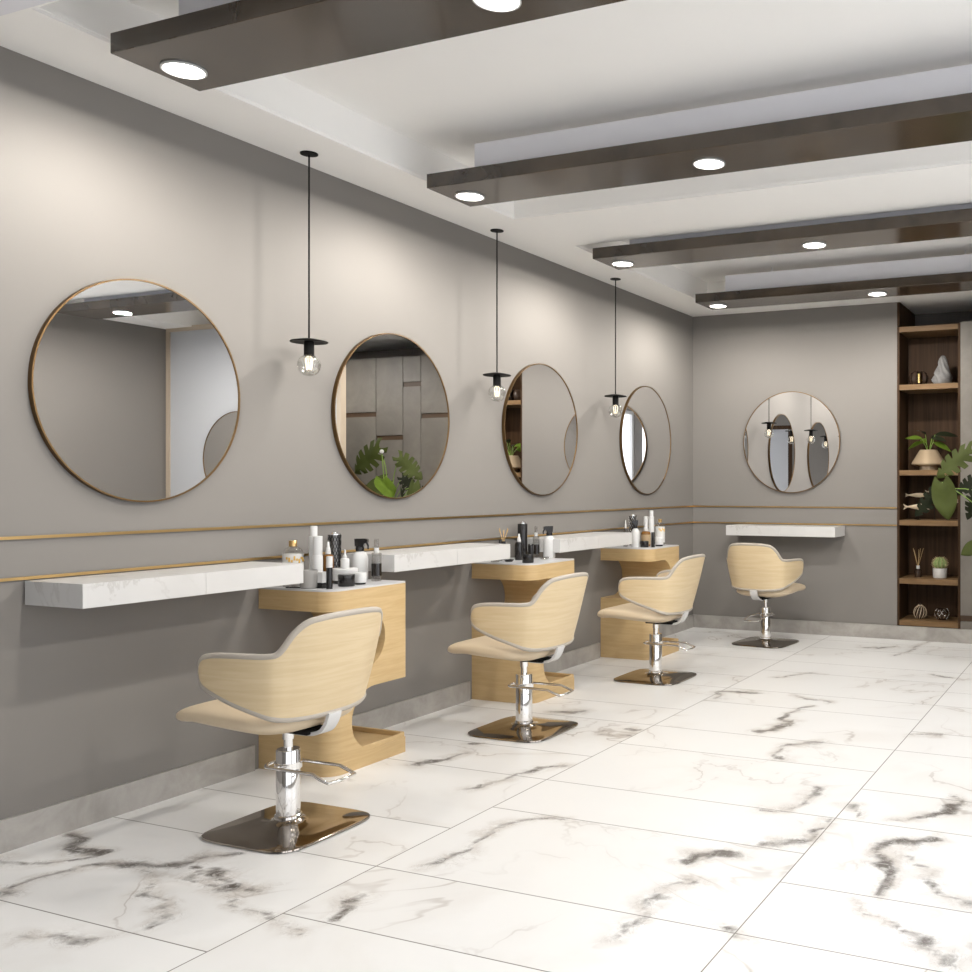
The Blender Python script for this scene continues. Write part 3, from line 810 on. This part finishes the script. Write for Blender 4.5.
# far cabinet
dropper_bottle('slim white dropper bottle on the far cabinet, behind the shelf end', (.14, 5.978), .0155, .185, 'smoke')
lattice_jar('tall black jar with silver lattice on the far cabinet', (.09, 6.180), .031, .220, True)
spray_bottle('white trigger spray bottle with black head on the far cabinet', (.223, 5.967), .0285, .186, -2.4)
dropper_bottle('wide amber dropper bottle with tan label on the far cabinet', (.24, 6.091), .0335, .172, 'amber', lab='labeltan', q=.62)
plain_bottle('white bottle behind the amber one on the far cabinet', (.16, 6.250), .018, .203, .38, .93)
plain_bottle('tallest slim white bottle on the far cabinet', (.22, 6.217), .019, .247, .17, .72)
gold_cap_bottle('round bottle with gold cap and printed white label on the far cabinet', (.262, 6.272), .033, .183)
tube_stick('slim black tube at the front of the far cabinet', (.335, 6.012), .0125, .104, 'blackgloss')
jar('squat black jar at the front of the far cabinet', (.28, 5.991), .029, .043)
jar('white jar with black base at the front of the far cabinet', (.315, 6.148), .029, .062, 'whiteplastic', 'whiteplastic', 'blackgloss')

# ------------------------------------------------------------------ things in the display shelf
DY = D + .14
def S(i): return SB[i] + .0006
t = thing('candle_holder', 'ribbed dark glass candle holder with gold cup, second shelf from the top', 'candle holder', (1.862, DY, S(4)))
bm = bmesh.new(); seg = 48; prof = [(.035, 0), (.06, .012), (.072, .04), (.072, .07), (.058, .10), (.036, .115), (.033, .113), (.052, .095), (.065, .07), (.065, .04), (.054, .018), (.03, .008)]
rings(bm, [[(r * (1 + .06 * math.cos(12 * 2 * PI * j / seg)) * math.cos(2 * PI * j / seg), r * (1 + .06 * math.cos(12 * 2 * PI * j / seg)) * math.sin(2 * PI * j / seg), z) for j in range(seg)] for r, z in prof], True, True)
for f in list(bm.faces):                                              # open the front ribs so that the cup shows
    c = f.calc_center_median()
    if abs(math.atan2(c.y, c.x) + 1.25) < .30 and .02 < c.z < .09: bm.faces.remove(f)
obj('glass', bm, 'darkglass', t, 60)
obj('candle_cup', lat([(.030, .0085), (.030, .098), (.026, .098), (.024, .085), (.002, .085)], 24), 'goldwax', t)
t = thing('sculpture', 'pale lumpy stone sculpture beside the candle holder on the display shelf', 'sculpture', (2.050, DY, S(4)))
bm = bmesh.new(); prof = [(.050, 0), (.064, .015), (.070, .045), (.064, .08), (.050, .11), (.042, .14), (.036, .17), (.026, .20), (.014, .222), (.003, .228)]
prof = cat(prof, 3)
rr = random.Random(3); waves = [(rr.uniform(3, 9), rr.uniform(20, 90), rr.uniform(0, 6)) for _ in range(7)]
rings(bm, [[(r * k * math.cos(a), r * k * math.sin(a), z) for a, k in [(2 * PI * j / 40, 1 + .055 * sum(math.sin(round(w) * 2 * PI * j / 40 + f * z + p) for w, f, p in waves)) for j in range(40)]] for r, z in prof])
obj('figure', bm, 'stone', t, 60)
obj('plinth', lat([(.046, .0), (.046, .004)], 24, (0, 0, -.0003)), 'black', t)

def leaf_mesh(L, W, curl=.25, n=10, pointed=1.0):
    """simple lanceolate leaf along +X"""
    bm = bmesh.new(); rows = []
    for i in range(n + 1):
        q = i / n; w = W * math.sin(PI * min(1, q * .96 + .02)) ** .8 * (1 - .25 * q)
        x = L * q; z = -curl * L * q * q
        rows.append([(x, -w, z + .12 * w), (x, 0, z), (x, w, z + .12 * w), (x, w, z + .12 * w - .0012), (x, 0, z - .0012), (x, -w, z + .12 * w - .0012)])
    rings(bm, rows); return bm

t = thing('potted_plant', 'small leafy plant in a champagne cone shaped pot on the middle shelf', 'plant', (1.940, DY, S(3)))
obj('pot', lat([(.070, 0), (.070, .028), (.132, .042), (.136, .050), (.068, .158), (.062, .158), (.060, .145), (.002, .145)], 40), 'champagne', t)
obj('soil', lat([(.059, .1455), (.002, .150)], 20), 'soil', t)
for k, (a, l, w, tilt, mat) in enumerate([(2.9, .15, .030, .1, 'leafbright'), (3.5, .12, .026, -.25, 'leafbright'), (.2, .17, .032, -.15, 'leafdark'), (-.5, .15, .028, .25, 'leafbright'),
                                          (1.2, .13, .030, -.5, 'leafdark'), (4.4, .12, .028, -.5, 'leafdark'), (2.2, .12, .028, -.55, 'leafbright'), (5.4, .16, .030, -.1, 'leafdark')]):
    bx, by = .05 * math.cos(a), .05 * math.sin(a); hz = .215 + .03 * (k % 3)
    st = obj('stem', tb([(.01 * math.cos(a), .01 * math.sin(a), .150), (bx * .5, by * .5, .19), (bx, by, hz)], .0025, 6), 'stem', t)
    lf = obj('leaf', leaf_mesh(l, w, .35), mat, t, 60); lf.location = (bx, by, hz); lf.rotation_euler = (.85 * math.cos(a), tilt, a)

def fish(label, loc, L, up=1.0, rz=0.0):
    t = thing('wooden_fish', label, 'fish ornament', (loc[0], loc[1], S(2)), rz, 'wooden fish on the display shelf')
    hz = loc[2] - SB[2]; bm = bmesh.new(); rs = []
    for q, hh in ((0, .10), (.05, .35), (.15, .75), (.30, 1.0), (.5, .92), (.7, .55), (.82, .28), (.88, .24)):
        rs.append([(L * (.5 - q), L * .045 * hh * math.cos(2 * PI * k / 14), hz + L * .11 * hh * math.sin(2 * PI * k / 14)) for k in range(14)])
    rings(bm, rs)
    body = obj('body', bm, 'fishwood', t, 60)
    bm = bmesh.new()
    rings(bm, [[(L * x, y, hz + L * z) for x, z in ((-.37, .022), (-.50, .10), (-.46, .0), (-.50, -.10), (-.37, -.022))] for y in (-L * .012, L * .012)])
    obj('tail', bm, 'fishwood', t, 0)
    obj('stand', tb([(0, 0, .004), (0, 0, hz - L * .09)], .002, 6), 'black', t)
    obj('foot', lat([(.016, 0), (.016, .004)], 16), 'black', t)
fish('pale wooden fish highest on the left of the shoal', (1.832, DY + .06, 1.108), .170)
fish('long pale wooden fish lowest on the left of the shoal', (1.868, DY - .03, 1.018), .235)
fish('small wooden fish at the top middle of the shoal', (1.965, DY + .11, 1.135), .15)
fish('wooden fish at the right end of the shoal behind the broad leaf', (2.085, DY + .03, 1.062), .19)

t = thing('reed_diffuser', 'small reed diffuser with thin sticks on the lower display shelf', 'reed diffuser', (1.858, DY, S(1)))
obj('bottle', lat([(.026, 0), (.027, .004), (.027, .055), (.018, .064), (.012, .066)], 24), 'darkglass', t)
obj('neck', lat([(.0125, .0665), (.0125, .09)], 16), 'whiteplastic', t)
for k in range(5):
    a = k * 1.256 + .3; obj('reed', tb([(.004 * math.cos(a), .004 * math.sin(a), .0905), (.042 * math.cos(a), .030 * math.sin(a), .225 - .012 * (k % 2))], .0017, 6), 'reedwood', t)
t = thing('potted_cactus', 'round spiny cactus in a white pot on the lower display shelf', 'cactus', (2.028, DY, S(1)))
obj('pot', lat([(.050, 0), (.054, .006), (.054, .075), (.050, .075), (.048, .068), (.002, .068)], 32), 'pot', t)
bm = bmesh.new()
rings(bm, [[(.05 * math.sin(th) * (1 + .08 * math.cos(11 * 2 * PI * j / 66)) * math.cos(2 * PI * j / 66), .05 * math.sin(th) * (1 + .08 * math.cos(11 * 2 * PI * j / 66)) * math.sin(2 * PI * j / 66), .112 + .048 * math.cos(th)) for j in range(66)] for th in [PI * (.02 + .75 * q / 12) for q in range(13)]])
obj('cactus_body', bm, 'cactus', t, 60)
bm = bmesh.new()
for q in range(2, 11):
    th = PI * (.05 + .68 * q / 10)
    for j in range(11):
        a = 2 * PI * j / 11
        d = Vector((math.sin(th) * math.cos(a), math.sin(th) * math.sin(a), math.cos(th)))
        p = Vector((0, 0, .112)) + Vector((.0535 * d.x, .0535 * d.y, .048 * d.z))
        for s in (-.5, .5):
            e = d + Vector((-math.sin(a), math.cos(a), .3)) * s; e.normalize()
            tube(bm, [tuple(p), tuple(p + e * .016)], [.0011, .0004], 4)
sp = obj('spines', bm, 'spine', t); sp['kind'] = 'stuff'
t = thing('ribbed_vase', 'small dark vase with pale stripes and narrow neck on the bottom shelf', 'vase', (1.875, DY, S(0)))
prof = [(.018, 0), (.030, .004), (.046, .028), (.049, .05), (.040, .08), (.020, .098), (.010, .106), (.012, .120), (.016, .128)]
obj('body', lat(prof, 32), 'darkglass', t)
bm = bmesh.new()
for k in range(12):
    a0 = 2 * PI * k / 12
    tube(bm, [((r + .0012) * math.cos(a0 + z * 5), (r + .0012) * math.sin(a0 + z * 5), z) for r, z in cat(prof[1:7], 3)], .0022, 5)
obj('stripes', bm, 'fishwood', t)
t = thing('lattice_bowl', 'round black and silver lattice bowl beside the striped vase', 'bowl', (2.042, DY, S(0)))
prof = [(.030, 0), (.046, .012), (.055, .035), (.054, .055), (.044, .078), (.036, .086)]
obj('bowl', lat(prof + [(.033, .084), (.040, .06), (.002, .02)], 28), 'darkglass', t)
bm = bmesh.new()
for k in range(9):
    for sg in (1, -1):
        tube(bm, [((r + .001) * math.cos(2 * PI * k / 9 + sg * z * 12), (r + .001) * math.sin(2 * PI * k / 9 + sg * z * 12), z) for r, z in cat(prof[1:], 3)], .002, 5)
obj('lattice', bm, 'chrome', t)

# ------------------------------------------------------------------ monstera
PX, PY = 2.66, 6.78
t = thing('monstera_plant', 'tall split leaf monstera at the right edge, in front of the concrete panels', 'plant', (PX, PY, 0))
obj('pot', lat([(.11, 0), (.12, .006), (.15, .30), (.15, .32), (.14, .32), (.135, .285), (.002, .285)], 36), 'pot', t)
obj('soil', lat([(.134, .286), (.002, .292)], 20), 'soil', t)
def monstera_leaf(L, slits=True, curl=.18):
    """heart shaped leaf along +X, in the XY plane, slits cut from the edge towards the midrib"""
    bm = bmesh.new(); N = 40; th = .0012
    def hw(q): return L * .37 * (math.sin(PI * min(1.0, (q * .90 + .10))) ** .75) * (1 - .12 * q)
    for sg in (-1, 1):
        rows = []
        for i in range(N + 1):
            q = i / N; w = hw(q) if i < N else .002
            cut = 1.0
            if slits:
                ph = (q * 6.2) % 1.0
                if .12 < q < .93 and ph > .74: cut = .42
            row = []
            for k in range(6):
                f = k / 5 * cut
                x = L * q - L * .20 * f * f * (1 - q) * (1 if q < .3 else .6) + L * .10 * f * q * (1 - q)
                y = sg * w * f
                z = -curl * L * (q * q) - .22 * abs(y) ** 2 / max(L, .01) + .02 * L * math.sin(9 * q + 2 * f)
                row.append((x, y, z))
            rows.append(row)
        top = [[bm.verts.new(p) for p in r] for r in rows]; bot = [[bm.verts.new((p[0], p[1], p[2] - th)) for p in r] for r in rows]
        for i in range(N):
            for k in range(5):
                bm.faces.new((top[i][k], top[i + 1][k], top[i + 1][k + 1], top[i][k + 1]))
                bm.faces.new((bot[i][k], bot[i][k + 1], bot[i + 1][k + 1], bot[i + 1][k]))
            bm.faces.new((top[i][5], top[i + 1][5], bot[i + 1][5], bot[i][5]))
    bmesh.ops.remove_doubles(bm, verts=bm.verts[:], dist=1e-5)
    return bm
def place_leaf(base, tip, nrm, mat, slits=True, wide=1.0, stem=None):
    """leaf from base to tip; nrm: the way its face looks. world coordinates"""
    b, e = Vector(base), Vector(tip); x = (e - b); L = x.length; x.normalize()
    z = Vector(nrm); z -= x * z.dot(x); z.normalize(); y = z.cross(x)
    lf = obj('leaf', monstera_leaf(L, slits), mat, t, 70)
    lf.matrix_local = Matrix.Translation(b - Vector((PX, PY, 0))) @ Matrix(((x.x, y.x * wide, z.x, 0), (x.y, y.y * wide, z.y, 0), (x.z, y.z * wide, z.z, 0), (0, 0, 0, 1)))
    a = Vector((PX, PY, .30)); mid = stem or ((b.x - PX) * .35 + PX, (b.y - PY) * .35 + PY, b.z * .75 + .15)
    pts = cat([tuple(a), tuple(a + (Vector(mid) - a) * .5 + Vector((.01, 0, .04))), tuple(mid), tuple(b)], 5)
    obj('stem', tb([(p[0] - PX, p[1] - PY, p[2]) for p in pts], [.0065 - .0035 * i / len(pts) for i in range(len(pts))], 6), 'stem', t)
CAMV = (.10, -1.0, .12)
place_leaf((2.405, 6.60, 1.425), (2.165, 6.56, 1.255), (.1, -1, .55), 'leaf', True, .80)                    # A
place_leaf((2.215, 6.57, 1.205), (2.268, 6.53, .965), (.25, -1, .10), 'leaf', False, .95, (2.45, 6.66, 1.02))    # B
place_leaf((2.190, 6.60, 1.160), (2.045, 6.57, .965), (.5, -1, -.10), 'leafdark', True, .70, (2.46, 6.7, 1.12))   # C
place_leaf((2.46, 6.70, 1.255), (2.285, 6.66, 1.135), (.1, -.9, .5), 'leafdark', True, .80)                 # E
place_leaf((2.43, 6.66, 1.160), (2.395, 6.60, .960), (.6, -1, .1), 'leafdark', True, .75)                   # F
place_leaf((2.47, 6.64, .800), (2.340, 6.58, .735), (.1, -1, .5), 'leaf', False, 1.0)                       # G
place_leaf((2.74, 6.74, 1.52), (3.02, 6.68, 1.30), (-.6, -.8, .5), 'leaf', True, .95)
place_leaf((2.60, 6.62, 1.24), (2.42, 6.52, 1.11), (-.9, -.5, .5), 'leafbright', False, 1.0)
place_leaf((2.72, 6.80, 1.23), (2.86, 6.66, 1.08), (-.8, -.5, .6), 'leaf', False, 1.0)
place_leaf((2.70, 6.66, 1.05), (2.80, 6.50, .90), (.2, -1, .6), 'leaf', True, 1.0)
bud = obj('flower_stalk', tb(cat([(0, 0, .29), (.01, -.02, .8), (.02, -.06, 1.30), (.02, -.08, 1.47)], 4), .004, 6), 'stem', t)
bm = bmesh.new(); sph(bm, (.02, -.08, 1.48), .018); obj('bud', bm, 'pot', bud)

# ------------------------------------------------------------------ light
w = bpy.data.worlds.new('daylight'); SC.world = w; w.use_nodes = True
bg = w.node_tree.nodes['Background']; bg.inputs[0].default_value = (.92, .95, 1.0, 1); bg.inputs[1].default_value = 1.5
for (a, b, loc, rot) in ((WX1 - WX0, WZ1 - WZ0, ((WX0 + WX1) / 2, YN - .10, (WZ0 + WZ1) / 2), (PI / 2, 0, PI)),
                         (RY1 - RY0, 2.35, (XR + .10, (RY0 + RY1) / 2, 1.325), (PI / 2, 0, PI / 2))):
    pl = bpy.data.lights.new('window_portal', 'AREA'); pl.shape = 'RECTANGLE'; pl.size = a; pl.size_y = b
    pl.cycles.is_portal = True
    po = bpy.data.objects.new('window_portal', pl); COL.objects.link(po); po.location = loc; po.rotation_euler = rot

# ------------------------------------------------------------------ camera
cam = bpy.data.cameras.new('camera'); cam.lens = 36.0; cam.sensor_width = 36.0; cam.sensor_fit = 'HORIZONTAL'
cam.shift_x = -(729 - 486) / 972; cam.shift_y = 0.0; cam.clip_start = .02
co = bpy.data.objects.new('camera', cam); COL.objects.link(co)
co.location = (3.354, 0, 1.18); co.rotation_euler = (PI / 2, 0, math.atan2(396.5, 972.0))
SC.camera = co
vs = SC.view_settings
SC.display_settings.display_device = 'sRGB'
vs.view_transform = 'Standard'; vs.look = 'None'; vs.gamma = 1.0; vs.use_curve_mapping = False
vs.exposure = 1.02
SC.cycles.max_bounces = 10; SC.cycles.diffuse_bounces = 6; SC.cycles.glossy_bounces = 6; SC.cycles.transmission_bounces = 8
SC.cycles.caustics_reflective = False; SC.cycles.caustics_refractive = False
SC.cycles.sample_clamp_indirect = 6.0
SC.cycles.use_denoising = True
